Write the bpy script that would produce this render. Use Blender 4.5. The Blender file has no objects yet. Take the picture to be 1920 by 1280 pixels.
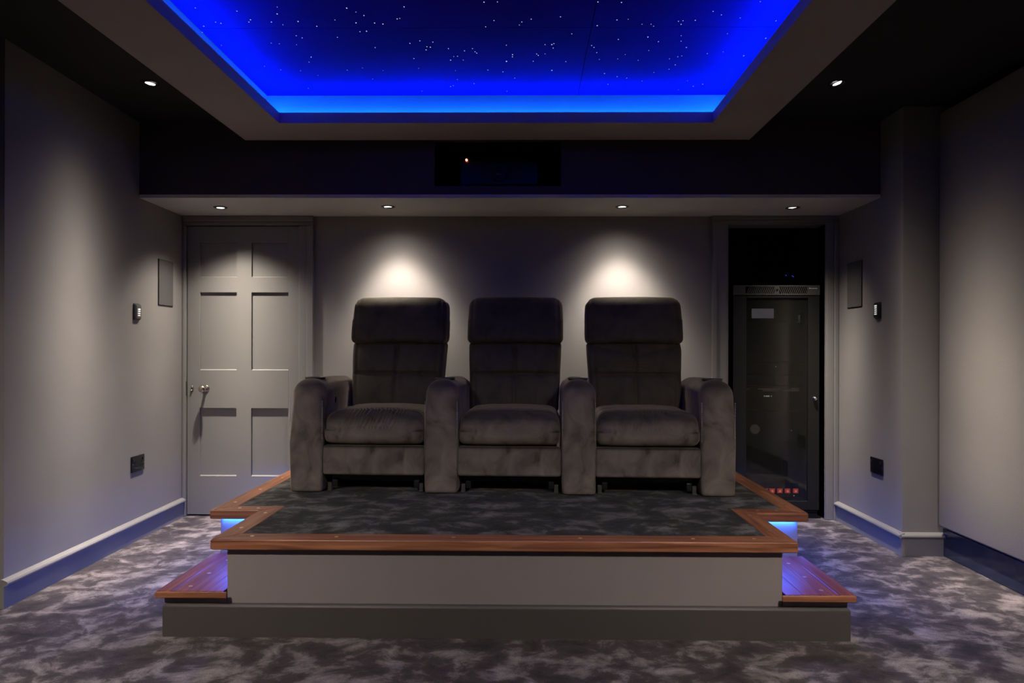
import bpy, bmesh, math, random
from mathutils import Vector, Matrix, noise
C = bpy.context.scene.collection
SC = bpy.context.scene
PI = math.pi
R = math.radians
random.seed(7)

# ------------------------------------------------------------------ camera, world, exposure
cam_data = bpy.data.cameras.new('camera')
cam = bpy.data.objects.new('camera', cam_data); C.objects.link(cam)
cam.matrix_world = Matrix.Translation((0, 0, 1.165)) @ Matrix.Rotation(R(.65), 4, 'Z') @ Matrix.Rotation(R(90), 4, 'X') @ Matrix.Rotation(R(.14), 4, 'Z')
cam_data.sensor_width = 36; cam_data.lens = 24
cam_data.shift_x = -13.5 / 1920; cam_data.shift_y = 17 / 1920
cam_data.clip_start = .02
SC.camera = cam
w = bpy.data.worlds.new('world'); SC.world = w; w.use_nodes = True
w.node_tree.nodes['Background'].inputs[0].default_value = (0, 0, 0, 1)
w.node_tree.nodes['Background'].inputs[1].default_value = 0
SC.view_settings.view_transform = 'Standard'; SC.view_settings.look = 'None'
SC.view_settings.exposure = 0; SC.view_settings.gamma = 1
SC.view_settings.use_curve_mapping = False
SC.cycles.use_denoising = True
SC.cycles.max_bounces = 8; SC.cycles.diffuse_bounces = 5
SC.cycles.sample_clamp_indirect = 4
SC.cycles.caustics_reflective = False; SC.cycles.caustics_refractive = False

# light levels (all of them belong to lamps of the room)
WARM = (1.0, .91, .80)
P_CEIL, P_FRONT, P_WASH, P_DOOR, P_RACK = 9.0, 4.1, 1.45, 11.5, 7.5
LED_COVE, LED_STEP = 155.0, 240.0
LED_COL = (.022, .115, 1.0, 1)
COVE_COL = (.004, .105, 1.0, 1)

# ------------------------------------------------------------------ materials
def mat(name, col, rough=.6, metal=0, spec=.5, sheen=0, emit=None, estr=0, coat=0):
    m = bpy.data.materials.new(name); m.use_nodes = True
    b = m.node_tree.nodes['Principled BSDF']
    b.inputs['Base Color'].default_value = (*col, 1)
    b.inputs['Roughness'].default_value = rough
    b.inputs['Metallic'].default_value = metal
    b.inputs['Specular IOR Level'].default_value = spec
    b.inputs['Sheen Weight'].default_value = sheen
    b.inputs['Coat Weight'].default_value = coat
    if emit:
        b.inputs['Emission Color'].default_value = emit
        b.inputs['Emission Strength'].default_value = estr
    return m
def N(m, t, **kw):
    n = m.node_tree.nodes.new(t)
    for k, v in kw.items():
        if k.startswith('i_'): n.inputs[k[2:].replace('_', ' ')].default_value = v
        else: setattr(n, k, v)
    return n
def L(m, a, b): m.node_tree.links.new(a, b)
def P(m): return m.node_tree.nodes['Principled BSDF']
def ramp(m, stops):
    n = N(m, 'ShaderNodeValToRGB'); e = n.color_ramp.elements
    while len(e) < len(stops): e.new(.5)
    for q, (p, c) in zip(e, stops): q.position = p; q.color = (*c, 1)
    return n
def bump(m, src, strength, dist, prev=None):
    b = N(m, 'ShaderNodeBump'); b.inputs['Strength'].default_value = strength; b.inputs['Distance'].default_value = dist
    L(m, src, b.inputs['Height'])
    if prev: L(m, prev.outputs[0], b.inputs['Normal'])
    L(m, b.outputs[0], P(m).inputs['Normal'])
    return b
def coords(m, scale=(1, 1, 1), rot=(0, 0, 0), kind='Object'):
    t = N(m, 'ShaderNodeTexCoord'); p = N(m, 'ShaderNodeMapping')
    p.inputs['Scale'].default_value = scale; p.inputs['Rotation'].default_value = rot
    L(m, t.outputs[kind], p.inputs[0]); return p.outputs[0]
def paint(name, col, rough=.6, var=.06, bs=.05):
    m = mat(name, col, rough, spec=.35)
    c = coords(m)
    n = N(m, 'ShaderNodeTexNoise', i_Scale=2.2, i_Detail=3.0); L(m, c, n.inputs['Vector'])
    r = ramp(m, [(.3, tuple(x*(1-var) for x in col)), (.7, tuple(x*(1+var) for x in col))])
    L(m, n.outputs[0], r.inputs[0]); L(m, r.outputs[0], P(m).inputs['Base Color'])
    f = N(m, 'ShaderNodeTexNoise', i_Scale=160.0, i_Detail=2.0); L(m, c, f.inputs['Vector'])
    bump(m, f.outputs[0], bs, .002)
    return m
M_wall = paint('wall_paint', (.22, .202, .190), .62)
M_ring = paint('coffer_paint', (.36, .30, .268), .6)
M_trim = paint('satin_trim_paint', (.21, .198, .185), .38, .03, .02)
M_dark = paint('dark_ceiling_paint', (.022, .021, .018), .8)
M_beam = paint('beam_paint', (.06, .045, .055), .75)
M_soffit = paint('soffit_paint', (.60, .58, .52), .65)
M_platform = paint('platform_paint', (.20, .17, .158), .45, .04, .02)
M_plinth = paint('platform_skirting_paint', (.058, .051, .045), .42, .04, .02)
M_black = mat('black_plastic', (.008, .008, .009), .35)
M_matte = mat('black_void', (.004, .004, .004), .95, spec=.1)
M_gap = mat('black_shadow_gap', (.006, .005, .006), .8, spec=.2)
M_metal = mat('black_steel', (.010, .0095, .009), .45, .2)
M_metal2 = mat('grey_steel', (.09, .085, .078), .4, .5)
M_bezel = mat('dark_bezel', (.02, .02, .02), .35, .4)
M_brass = mat('aged_nickel', (.55, .48, .40), .22, 1)
M_stud = mat('brass_stud', (.85, .62, .48), .3, .9)
M_chrome = mat('chrome', (.7, .7, .7), .18, 1)
M_lamp = mat('lamp_face', (1, 1, 1), .5, emit=(1, .96, .9, 1), estr=6)
M_lamp2 = mat('lamp_face_soft', (1, 1, 1), .5, emit=(1, .96, .88, 1), estr=3.5)
M_off = mat('lamp_off', (.02, .02, .018), .3)
M_led = mat('blue_led_tape', (0, 0, 0), .5, emit=COVE_COL, estr=LED_COVE)
M_ledstep = mat('blue_step_led', (0, 0, 0), .5, emit=LED_COL, estr=LED_STEP)
M_cove = paint('cove_wall_paint', (.24, .24, .24), .6)
M_redled = mat('red_led', (1, 0, 0), .5, emit=(1, .16, .10, 1), estr=6)
M_redsw = mat('red_switch', (.5, .02, .02), .4, emit=(1, .12, .1, 1), estr=.75)
M_redhot = mat('red_switch_core', (.5, .05, .05), .4, emit=(1, .35, .3, 1), estr=1.3)
M_blueled = mat('blue_led', (0, 0, 1), .5, emit=(.05, .08, 1, 1), estr=.8)
M_whiteled = mat('white_led', (1, 1, 1), .5, emit=(.9, .93, 1, 1), estr=1.0)
M_txt = mat('display_print', (.3, .28, .24), .6, emit=(.8, .7, .55, 1), estr=.3)
M_key = mat('lit_key', (.8, .8, .8), .4, emit=(1, 1, 1, 1), estr=.42)
M_keygrey = mat('keypad_silver', (.11, .105, .10), .35, .4)
M_star = mat('star_point', (0, 0, 0), .5, emit=(.62, .68, 1, 1), estr=1.1)
M_label = mat('pale_label', (.5, .48, .55), .5, emit=(.6, .58, .75, 1), estr=.25)
M_panel = paint('acoustic_cloth', (.17, .152, .138), .9, .05, .25)
M_grille = paint('speaker_grille', (.085, .078, .078), .7, .03, .3)
M_stitch = mat('stitch_thread', (.42, .37, .33), .7, sheen=.3)

# star ceiling cloth: navy
M_sky = mat('star_ceiling_cloth', (.05, .008, .30), .9, spec=.1)
_c = coords(M_sky); _n = N(M_sky, 'ShaderNodeTexNoise', i_Scale=1.4, i_Detail=2.0); L(M_sky, _c, _n.inputs['Vector'])
_r = ramp(M_sky, [(.3, (.010, .0006, .22)), (.7, (.016, .001, .32))]); L(M_sky, _n.outputs[0], _r.inputs[0]); L(M_sky, _r.outputs[0], P(M_sky).inputs['Base Color'])

# silky crushed-pile carpet
def carpet(name, lo, mid, hi):
    m = mat(name, mid, .85, spec=.1, sheen=.06)
    P(m).inputs['Sheen Roughness'].default_value = .45
    c = coords(m, (1, 1.15, 1))
    w1 = N(m, 'ShaderNodeTexNoise', i_Scale=3.2, i_Detail=3.0); L(m, c, w1.inputs['Vector'])
    mx = N(m, 'ShaderNodeMixRGB'); mx.inputs[0].default_value = .16
    L(m, c, mx.inputs[1]); L(m, w1.outputs['Color'], mx.inputs[2])
    n = N(m, 'ShaderNodeTexNoise', i_Scale=9.5, i_Detail=6.0, i_Roughness=.62, i_Distortion=.25); L(m, mx.outputs[0], n.inputs['Vector'])
    r = ramp(m, [(.33, lo), (.49, mid), (.57, tuple(a*.6+b*.4 for a, b in zip(mid, hi))), (.72, hi)])
    L(m, n.outputs[0], r.inputs[0])
    f = N(m, 'ShaderNodeTexNoise', i_Scale=190.0, i_Detail=3.0); L(m, c, f.inputs['Vector'])
    fr = ramp(m, [(.3, (.72, .72, .72)), (.7, (1.25, 1.25, 1.25))]); L(m, f.outputs[0], fr.inputs[0])
    mu = N(m, 'ShaderNodeMixRGB', blend_type='MULTIPLY'); mu.inputs[0].default_value = 1
    L(m, r.outputs[0], mu.inputs[1]); L(m, fr.outputs[0], mu.inputs[2]); L(m, mu.outputs[0], P(m).inputs['Base Color'])
    b = bump(m, n.outputs[0], .35, .012); bump(m, f.outputs[0], .6, .004, b)
    return m
M_carpet = carpet('silky_carpet', (.023, .018, .018), (.052, .042, .0415), (.25, .21, .203))
M_carpet2 = carpet('platform_carpet', (.007, .007, .0065), (.026, .025, .022), (.16, .152, .138))

# crushed velvet
def velvet(name, seed):
    m = mat(name, (.04, .035, .032), .75, spec=.15, sheen=.55)
    P(m).inputs['Sheen Roughness'].default_value = .35
    P(m).inputs['Sheen Tint'].default_value = (.75, .62, .48, 1)
    c = coords(m, (1, 1, .7))
    n = N(m, 'ShaderNodeTexNoise', i_Scale=9.0 + seed, i_Detail=4.0, i_Distortion=.9); L(m, c, n.inputs['Vector'])
    r = ramp(m, [(.30, (.070, .057, .046)), (.43, (.150, .122, .102)), (.72, (.24, .198, .164))])
    L(m, n.outputs[0], r.inputs[0])
    # painted shade: base colour darkened where the cloth faces up
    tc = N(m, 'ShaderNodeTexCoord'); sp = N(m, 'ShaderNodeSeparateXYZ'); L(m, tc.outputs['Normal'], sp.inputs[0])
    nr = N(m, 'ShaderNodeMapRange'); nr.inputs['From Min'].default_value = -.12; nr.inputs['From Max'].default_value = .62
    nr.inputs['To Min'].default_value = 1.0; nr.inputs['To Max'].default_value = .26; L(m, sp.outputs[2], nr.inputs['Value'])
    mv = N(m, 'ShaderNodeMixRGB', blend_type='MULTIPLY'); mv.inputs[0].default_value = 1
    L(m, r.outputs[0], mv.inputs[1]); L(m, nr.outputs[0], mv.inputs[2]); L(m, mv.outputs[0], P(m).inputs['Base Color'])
    f = N(m, 'ShaderNodeTexNoise', i_Scale=260.0, i_Detail=2.0); L(m, c, f.inputs['Vector'])
    b = bump(m, n.outputs[0], .25, .01); bump(m, f.outputs[0], .25, .001, b)
    return m
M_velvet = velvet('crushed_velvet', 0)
M_velvet_dark = velvet('crushed_velvet_back_shade', 3)  # darker copy of the velvet, shade on the backs put into its colour
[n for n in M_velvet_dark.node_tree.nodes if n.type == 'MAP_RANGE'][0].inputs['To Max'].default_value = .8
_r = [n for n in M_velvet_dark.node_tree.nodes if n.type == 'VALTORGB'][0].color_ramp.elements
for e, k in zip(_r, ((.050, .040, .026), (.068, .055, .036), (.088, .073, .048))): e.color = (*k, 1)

# mahogany, grain along x or along y
def wood(name, axis):
    m = mat(name, (.2, .07, .03), .42, spec=.3, coat=.05)
    P(m).inputs['Coat Roughness'].default_value = .25
    c = coords(m, (1.2, 26, 26) if axis == 'x' else (26, 1.2, 26))
    n = N(m, 'ShaderNodeTexNoise', i_Scale=2.0, i_Detail=6.0, i_Distortion=.6); L(m, c, n.inputs['Vector'])
    r = ramp(m, [(.3, (.12, .042, .022)), (.5, (.235, .090, .043)), (.72, (.36, .155, .08))])
    L(m, n.outputs[0], r.inputs[0]); L(m, r.outputs[0], P(m).inputs['Base Color'])
    bump(m, n.outputs[0], .08, .001)
    return m
M_tread = wood('deep_red_tread_wood', 'y')
_r = [n for n in M_tread.node_tree.nodes if n.type == 'VALTORGB'][0].color_ramp.elements
for e, k in zip(_r, ((.10, .022, .018), (.18, .042, .030), (.27, .072, .05))): e.color = (*k, 1)
M_woodx = wood('mahogany_along_x', 'x'); M_woody = wood('mahogany_along_y', 'y')

# smoked cabinet glass
M_glass = bpy.data.materials.new('smoked_glass'); M_glass.use_nodes = True
_t = M_glass.node_tree; _t.nodes.remove(_t.nodes['Principled BSDF'])
_tr = _t.nodes.new('ShaderNodeBsdfTransparent'); _tr.inputs[0].default_value = (.6, .58, .55, 1)
_gl = _t.nodes.new('ShaderNodeBsdfGlossy'); _gl.inputs['Roughness'].default_value = .04; _gl.inputs['Color'].default_value = (.9, .88, .85, 1)
_df = _t.nodes.new('ShaderNodeBsdfDiffuse'); _df.inputs['Color'].default_value = (.06, .06, .052, 1)
_fr = _t.nodes.new('ShaderNodeFresnel'); _fr.inputs[0].default_value = 1.6
_mx = _t.nodes.new('ShaderNodeMixShader'); _m2 = _t.nodes.new('ShaderNodeMixShader'); _m2.inputs[0].default_value = .13
_t.links.new(_tr.outputs[0], _m2.inputs[1]); _t.links.new(_df.outputs[0], _m2.inputs[2])
_t.links.new(_fr.outputs[0], _mx.inputs[0]); _t.links.new(_m2.outputs[0], _mx.inputs[1]); _t.links.new(_gl.outputs[0], _mx.inputs[2])
_t.links.new(_mx.outputs[0], [n for n in _t.nodes if n.type == 'OUTPUT_MATERIAL'][0].inputs[0])

# ------------------------------------------------------------------ mesh helpers
def obj(name, bm, m, parent=None, smooth=False, kind=None, bevel=0, seg=2):
    me = bpy.data.meshes.new(name)
    bmesh.ops.recalc_face_normals(bm, faces=bm.faces)
    bm.to_mesh(me); bm.free()
    for k in (m if isinstance(m, (list, tuple)) else [m]): me.materials.append(k)
    o = bpy.data.objects.new(name, me); C.objects.link(o)
    if parent: o.parent = parent
    if smooth:
        for p in me.polygons: p.use_smooth = True
    if kind: o['kind'] = kind
    if bevel:
        b = o.modifiers.new('bevel', 'BEVEL'); b.width = bevel; b.segments = seg; b.limit_method = 'ANGLE'; b.angle_limit = R(35)
        for p in me.polygons: p.use_smooth = True
        wn = o.modifiers.new('wn', 'WEIGHTED_NORMAL'); wn.keep_sharp = True
    return o
def thing(name, label, cat, loc=(0, 0, 0), rz=0, group=None):
    o = bpy.data.objects.new(name, None); C.objects.link(o); o.empty_display_size = .1
    o.location = loc; o.rotation_euler = (0, 0, rz)
    o['label'] = label; o['category'] = cat
    if group: o['group'] = group
    return o
def tag(o, label, cat, group=None):
    o['label'] = label; o['category'] = cat
    if group: o['group'] = group
    return o
def struct(o, label=None):
    o['kind'] = 'structure'
    if label: o['label'] = label
    return o
def box(bm, x0, x1, y0, y1, z0, z1, mi=0):
    v = [bm.verts.new(p) for p in ((x0,y0,z0),(x1,y0,z0),(x1,y1,z0),(x0,y1,z0),(x0,y0,z1),(x1,y0,z1),(x1,y1,z1),(x0,y1,z1))]
    for f in ((0,3,2,1),(4,5,6,7),(0,1,5,4),(1,2,6,5),(2,3,7,6),(3,0,4,7)):
        q = bm.faces.new([v[i] for i in f]); q.material_index = mi
def BX(*a, **k):
    bm = bmesh.new(); box(bm, *a, **k); return bm
def BXS(boxes):
    bm = bmesh.new()
    for b in boxes: box(bm, *b)
    return bm
def prism(bm, pts, z0, z1):
    lo = [bm.verts.new((p[0], p[1], z0)) for p in pts]; hi = [bm.verts.new((p[0], p[1], z1)) for p in pts]
    bm.faces.new(lo[::-1]); bm.faces.new(hi)
    n = len(pts)
    for i in range(n): bm.faces.new([lo[i], lo[(i+1) % n], hi[(i+1) % n], hi[i]])
def PR(pts, z0, z1):
    bm = bmesh.new(); prism(bm, pts, z0, z1); return bm
def extrude_profile(bm, prof, x0, x1, axis='x'):
    """prof: (y, z) list extruded along x, or (x, z) list extruded along y"""
    f = (lambda p, t: (t, p[0], p[1])) if axis == 'x' else (lambda p, t: (p[0], t, p[1]))
    a = [bm.verts.new(f(p, x0)) for p in prof]; b = [bm.verts.new(f(p, x1)) for p in prof]
    bm.faces.new(a); bm.faces.new(b[::-1]); n = len(prof)
    for i in range(n): bm.faces.new([a[i], b[i], b[(i+1) % n], a[(i+1) % n]])
def lathe(bm, prof, seg=32, M=None, mi=0):
    """prof: (r, z); closed when r=0 at ends"""
    M = M or Matrix.Identity(4); rings = []
    for r, z in prof:
        if r < 1e-6: rings.append([bm.verts.new(M @ Vector((0, 0, z)))])
        else: rings.append([bm.verts.new(M @ Vector((r*math.cos(2*PI*i/seg), r*math.sin(2*PI*i/seg), z))) for i in range(seg)])
    for a, b in zip(rings, rings[1:]):
        for i in range(seg):
            j = (i+1) % seg
            q = ([a[i], a[j], b[j], b[i]] if len(a) > 1 and len(b) > 1 else [a[0], b[j], b[i]] if len(a) == 1 and len(b) > 1 else [a[i], a[j], b[0]] if len(a) > 1 else None)
            if q: bm.faces.new(q).material_index = mi
def LA(prof, seg=32, M=None):
    bm = bmesh.new(); lathe(bm, prof, seg, M); return bm
def disc(bm, c, r, h, seg=16, axis='z'):
    M = Matrix.Translation(c)
    if axis == 'y': M = M @ Matrix.Rotation(R(90), 4, 'X')
    lathe(bm, [(0, 0), (r, 0), (r, h), (0, h)], seg, M)
def roundbox(cx, cy, cz, sx, sy, sz, r, n=(8, 6, 8), rf=None, fn=None, k=4):
    """rounded box with a fine grid; rf(x,y,z)->radius; fn(Vector)->Vector deforms it (local to the centre)"""
    h = (sx/2, sy/2, sz/2)
    def ax(hh, m):
        rr = min(r, hh*.98)
        e = [-hh + rr*(1-math.cos(i*PI/2/k)) for i in range(k)]
        mid = [-hh+rr + (2*hh-2*rr)*i/m for i in range(m+1)]
        return e + mid + [-v for v in e[::-1]]
    A = [ax(h[i], n[i]) for i in range(3)]
    bm = bmesh.new(); V = {}
    def vert(i, j, l):
        if (i, j, l) not in V:
            p = Vector((A[0][i], A[1][j], A[2][l]))
            rr = rf(p.x, p.y, p.z) if rf else r
            q = Vector([max(-h[a]+min(rr, h[a]), min(h[a]-min(rr, h[a]), p[a])) for a in range(3)])
            d = p - q
            p2 = q + d.normalized()*min(rr, max(h)) if d.length > 1e-9 else p
            if fn: p2 = fn(p2.copy())
            V[(i, j, l)] = bm.verts.new((p2.x+cx, p2.y+cy, p2.z+cz))
        return V[(i, j, l)]
    NX, NY, NZ = len(A[0])-1, len(A[1])-1, len(A[2])-1
    for i in range(NX):
        for j in range(NY):
            for l in (0, NZ): bm.faces.new([vert(i,j,l), vert(i+1,j,l), vert(i+1,j+1,l), vert(i,j+1,l)])
    for i in range(NX):
        for l in range(NZ):
            for j in (0, NY): bm.faces.new([vert(i,j,l), vert(i+1,j,l), vert(i+1,j,l+1), vert(i,j,l+1)])
    for j in range(NY):
        for l in range(NZ):
            for i in (0, NX): bm.faces.new([vert(i,j,l), vert(i,j+1,l), vert(i,j+1,l+1), vert(i,j,l+1)])
    return bm
def copy_tree(o, parent=None):
    c = o.copy(); C.objects.link(c); c.parent = parent
    for ch in [x for x in C.objects if x.parent == o]: copy_tree(ch, c)
    return c

# ------------------------------------------------------------------ room shell
YB, YF = 4.76, -2.6          # back wall, wall behind the camera
ZC, ZS = 2.565, 2.10         # ceiling, soffit of the rear beam
fl = BX(-2.75, 2.75, YF-.2, 5.8, -.12, 0)
struct(obj('floor', fl, M_carpet), 'silky grey carpet with pale brushed patches')

# coffer opening in the ceiling
RX0, RX1, RY0, RY1 = -1.69, 1.318, -1.2, 4.07          # ring outer
IX0, IX1, IY0, IY1 = -1.374, 1.018, -.88, 3.762        # ring inner
CX0, CX1, CY0, CY1 = -1.484, 1.128, -.99, 3.872        # cove wall
ZR, ZL, ZK = 2.42, 2.478, 2.612                        # ring underside, lip top, star ceiling
struct(obj('ceiling', BXS([(-2.75, CX0-.02, YF-.2, 5.8, ZC, ZC+.12), (CX1+.02, 2.75, YF-.2, 5.8, ZC, ZC+.12),
    (CX0-.02, CX1+.02, YF-.2, CY0-.02, ZC, ZC+.12), (CX0-.02, CX1+.02, CY1+.02, 5.8, ZC, ZC+.12)]), M_dark), 'dark painted ceiling around the coffer')
# ring: underside board, lip, and sides
bm = bmesh.new()
for a in ((RX0, IX0, RY0, RY1), (IX1, RX1, RY0, RY1), (IX0, IX1, RY0, IY0), (IX0, IX1, IY1, RY1)): box(bm, *a, ZR, ZR+.02)
for a in ((IX0-.02, IX0, IY0-.02, IY1+.02), (IX1, IX1+.02, IY0-.02, IY1+.02), (IX0, IX1, IY0-.02, IY0), (IX0, IX1, IY1, IY1+.02)): box(bm, *a, ZR+.02, ZL)
for a in ((RX0, RX0+.02, RY0, RY1), (RX1-.02, RX1, RY0, RY1), (RX0+.02, RX1-.02, RY0, RY0+.02), (RX0+.02, RX1-.02, RY1-.02, RY1)): box(bm, *a, ZR+.02, ZC)
struct(obj('trim_1', bm, M_ring), 'dropped rectangular coffer frame of the ceiling')
cw = obj('trim_2', BXS([(CX0-.02, CX0, CY0, CY1, ZR+.02, ZK), (CX1, CX1+.02, CY0, CY1, ZR+.02, ZK),
    (CX0-.02, CX1+.02, CY0-.02, CY0, ZR+.02, ZK), (CX0-.02, CX1+.02, CY1, CY1+.02, ZR+.02, ZK)]), M_cove)
struct(cw, 'upright cove wall lit blue above the coffer frame')
for i, b in enumerate(((CX0+.02, CX0+.035, CY0+.03, CY1-.03), (CX1-.035, CX1-.02, CY0+.03, CY1-.03), (CX0+.04, CX1-.04, CY0+.02, CY0+.035), (CX0+.04, CX1-.04, CY1-.035, CY1-.02))):
    o = obj('led_strip', BX(*b, ZL-.009, ZL-.006), M_led, cw)
    obj('led_ledge', BX(*b, ZR+.02, ZL-.0095), M_cove, cw)
# star ceiling, boarded
st = thing('star_ceiling', 'navy star ceiling with pin-point lights inside the blue-lit coffer', 'ceiling', (0, 0, ZK))
ys = [CY1, 3.06, 1.86, .66, CY0]; xs = [CX0, -.33, .30, CX1]
xs = [CX0, .285, CX1]
for i in range(len(ys)-1):
    for j in range(len(xs)-1):
        obj('ceiling_panel', BX(xs[j]+.0015, xs[j+1]-.0015, ys[i+1]+.0015, ys[i]-.0015, 0, .012 + .002*((i+j) % 2)), M_sky, st)
obj('backing', BX(CX0, CX1, CY0, CY1, .016, .03), M_matte, st)
stars = [(-1.36,3.02,1),(-1.2,3.2,1)]
# star map in metres on the ceiling plane (x, y, size)
SM = """-1.407 2.873 0.5;-1.242 2.901 0.8;-1.057 2.868 0.2;-1.079 2.927 0.8;-1.011 2.994 1.0;-1.378 2.998 0.5;-1.359 3.009 0.7;-1.448 3.035 0.7;-1.483 3.094 0.6;-1.215 2.978 0.8;-1.230 2.998 0.7;-1.131 2.999 0.8;-1.089 3.024 0.3;-0.942 3.039 0.8;-0.766 2.879 1.0;-0.735 2.912 0.3;-0.708 2.943 0.7;-0.845 2.982 0.4;-0.759 3.009 1.0;-0.677 3.011 0.8;-0.642 3.020 0.9;-0.570 2.974 0.8;-0.558 2.969 0.4;-0.521 2.870 0.8;-0.762 3.092 0.6;-0.731 3.088 1.0;-0.880 3.147 0.6;-1.065 3.130 0.6;-1.045 3.152 0.6;-1.209 3.204 0.5;-1.173 3.211 0.4;-1.095 3.222 0.4;-0.729 3.255 0.8;-0.555 3.212 0.7;-0.504 3.185 0.7;-1.069 3.359 1.0;-1.098 3.417 0.5;-0.564 3.377 0.7;-1.342 3.467 0.3;-1.275 3.511 0.3;-1.176 3.522 0.2;-0.932 3.516 0.8;-0.846 3.489 0.6;-0.747 3.521 0.4;-1.104 3.583 0.4;-1.212 3.761 0.4;-0.826 3.632 0.4;-0.559 3.496 0.5;-0.589 3.803 0.4;-1.455 3.227 0.2;-0.182 2.833 0.9;-0.126 2.832 0.6;0.291 2.835 0.8;-0.148 2.991 0.6;-0.188 3.049 0.6;0.015 2.980 0.7;-0.026 3.005 0.6;-0.037 3.034 0.4;0.142 2.960 0.6;0.309 3.041 1.0;0.201 3.119 0.9;-0.555 3.211 0.7;-0.504 3.185 0.6;-0.445 3.199 0.7;-0.480 3.247 0.7;-0.464 3.252 0.9;-0.489 3.281 0.9;-0.380 3.269 0.8;-0.305 3.293 0.8;-0.265 3.269 0.6;-0.255 3.304 0.7;-0.248 3.318 0.7;-0.345 3.353 0.7;-0.364 3.356 0.4;-0.384 3.398 1.0;-0.321 3.397 0.4;-0.564 3.378 0.8;-0.101 3.233 0.6;-0.074 3.337 1.1;-0.075 3.361 0.8;-0.106 3.414 1.6;0.082 3.228 0.5;0.114 3.228 1.1;0.123 3.218 0.7;0.122 3.265 0.6;0.044 3.330 0.8;0.052 3.346 0.8;0.028 3.413 0.6;0.085 3.329 0.3;0.191 3.418 0.8;0.125 3.524 1.2;-0.205 3.519 0.8;-0.128 3.542 0.8;-0.068 3.624 0.7;-0.559 3.495 0.6;-0.373 3.525 0.4;-0.375 3.641 0.5;-0.290 3.697 0.6;-0.422 3.739 0.5;-0.406 3.726 0.4;-0.115 3.806 0.5;0.303 3.239 0.6;0.316 3.259 0.6;0.335 3.316 0.6;0.356 3.394 0.6;0.401 3.566 1.0;0.472 3.607 1.0;0.436 3.710 0.6;0.390 2.990 0.6;0.389 2.839 0.8;0.390 2.990 0.7;0.438 2.983 0.4;0.506 3.029 0.4;0.546 3.029 0.4;0.561 3.048 0.5;0.554 3.153 1.0;0.421 3.176 0.7;0.611 3.200 0.7;0.679 3.031 0.7;0.661 3.003 0.5;0.680 2.998 0.4;0.733 2.995 0.6;0.789 2.917 0.5;0.833 2.947 0.6;0.922 2.974 0.6;1.087 3.001 0.6;0.962 2.836 0.4;0.910 3.122 0.7;1.100 3.168 1.0;0.945 3.312 0.5;1.058 3.355 1.0;0.873 3.330 0.8;0.756 3.262 0.8;0.716 3.196 0.6;0.704 3.140 0.3;0.738 3.365 0.6;0.755 3.355 0.4;0.702 3.388 0.5;0.746 3.460 0.8;0.726 3.514 0.7;0.583 3.294 0.6;0.550 3.405 0.6;0.476 3.339 0.6;0.446 3.388 0.6;0.656 3.554 0.6;0.614 3.667 0.5;0.526 3.627 0.7;0.949 3.712 0.9;0.905 3.740 0.7;0.856 3.664 0.3;0.836 3.793 0.3;0.436 3.711 0.6"""
bm = bmesh.new()
def starpt(x, y, r):
    a = [bm.verts.new((x+r*math.cos(PI/3*i), y+r*math.sin(PI/3*i)*1.6, -.0012)) for i in range(6)]
    t = bm.verts.new((x, y, -.0022)); b = bm.verts.new((x, y, .0))
    for i in range(6): bm.faces.new([a[i], a[(i+1) % 6], t]); bm.faces.new([a[(i+1) % 6], a[i], b])
for ln in SM.split(';'):
    if ln.strip():
        x, y, s = [float(q) for q in ln.split()]
        starpt(x, y, .0013 + .0014*s)
for i in range(110):
    starpt(random.uniform(CX0+.05, CX1-.05), random.uniform(CY0+.1, 2.4), random.choice((.0018, .0024, .003)))
obj('star_point', bm, M_star, st, kind='stuff')

# back wall with the two openings (door, equipment niche)
DX0, DX1, DZ = -2.385, -1.592, 2.033
QX0, QX1, QZ = 1.396, 2.067, 2.045
bm = BXS([(-2.75, DX0-.004, YB, YB+.15, 0, ZC), (DX0-.004, DX1+.004, YB, YB+.15, DZ+.004, ZC), (DX1+.004, QX0, YB, YB+.15, 0, ZC),
          (QX0, QX1, YB, YB+.15, QZ, ZC), (QX1, 2.75, YB, YB+.15, 0, ZC)])
struct(obj('wall_back', bm, M_wall))
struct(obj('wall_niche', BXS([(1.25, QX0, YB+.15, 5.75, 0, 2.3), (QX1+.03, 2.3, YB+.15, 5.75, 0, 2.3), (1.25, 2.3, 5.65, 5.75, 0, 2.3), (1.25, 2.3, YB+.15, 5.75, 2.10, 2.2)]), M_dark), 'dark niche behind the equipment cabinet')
struct(obj('wall_front', BX(-2.75, 2.75, YF-.15, YF, 0, ZC), M_wall))
# left wall: slightly toed-in nib, then a cloth-covered panel bay
LWx = lambda y: -2.41 + (4.76-y)*.055/1.71
YL = 3.05
struct(obj('wall_left', PR([(-2.75, YL), (LWx(YL), YL), (LWx(YB), YB), (-2.75, YB)], 0, ZC), M_wall))
struct(obj('wall_left_rear', BX(-2.75, -2.50, YF, YL-.001, 0, ZC), M_dark))
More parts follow.
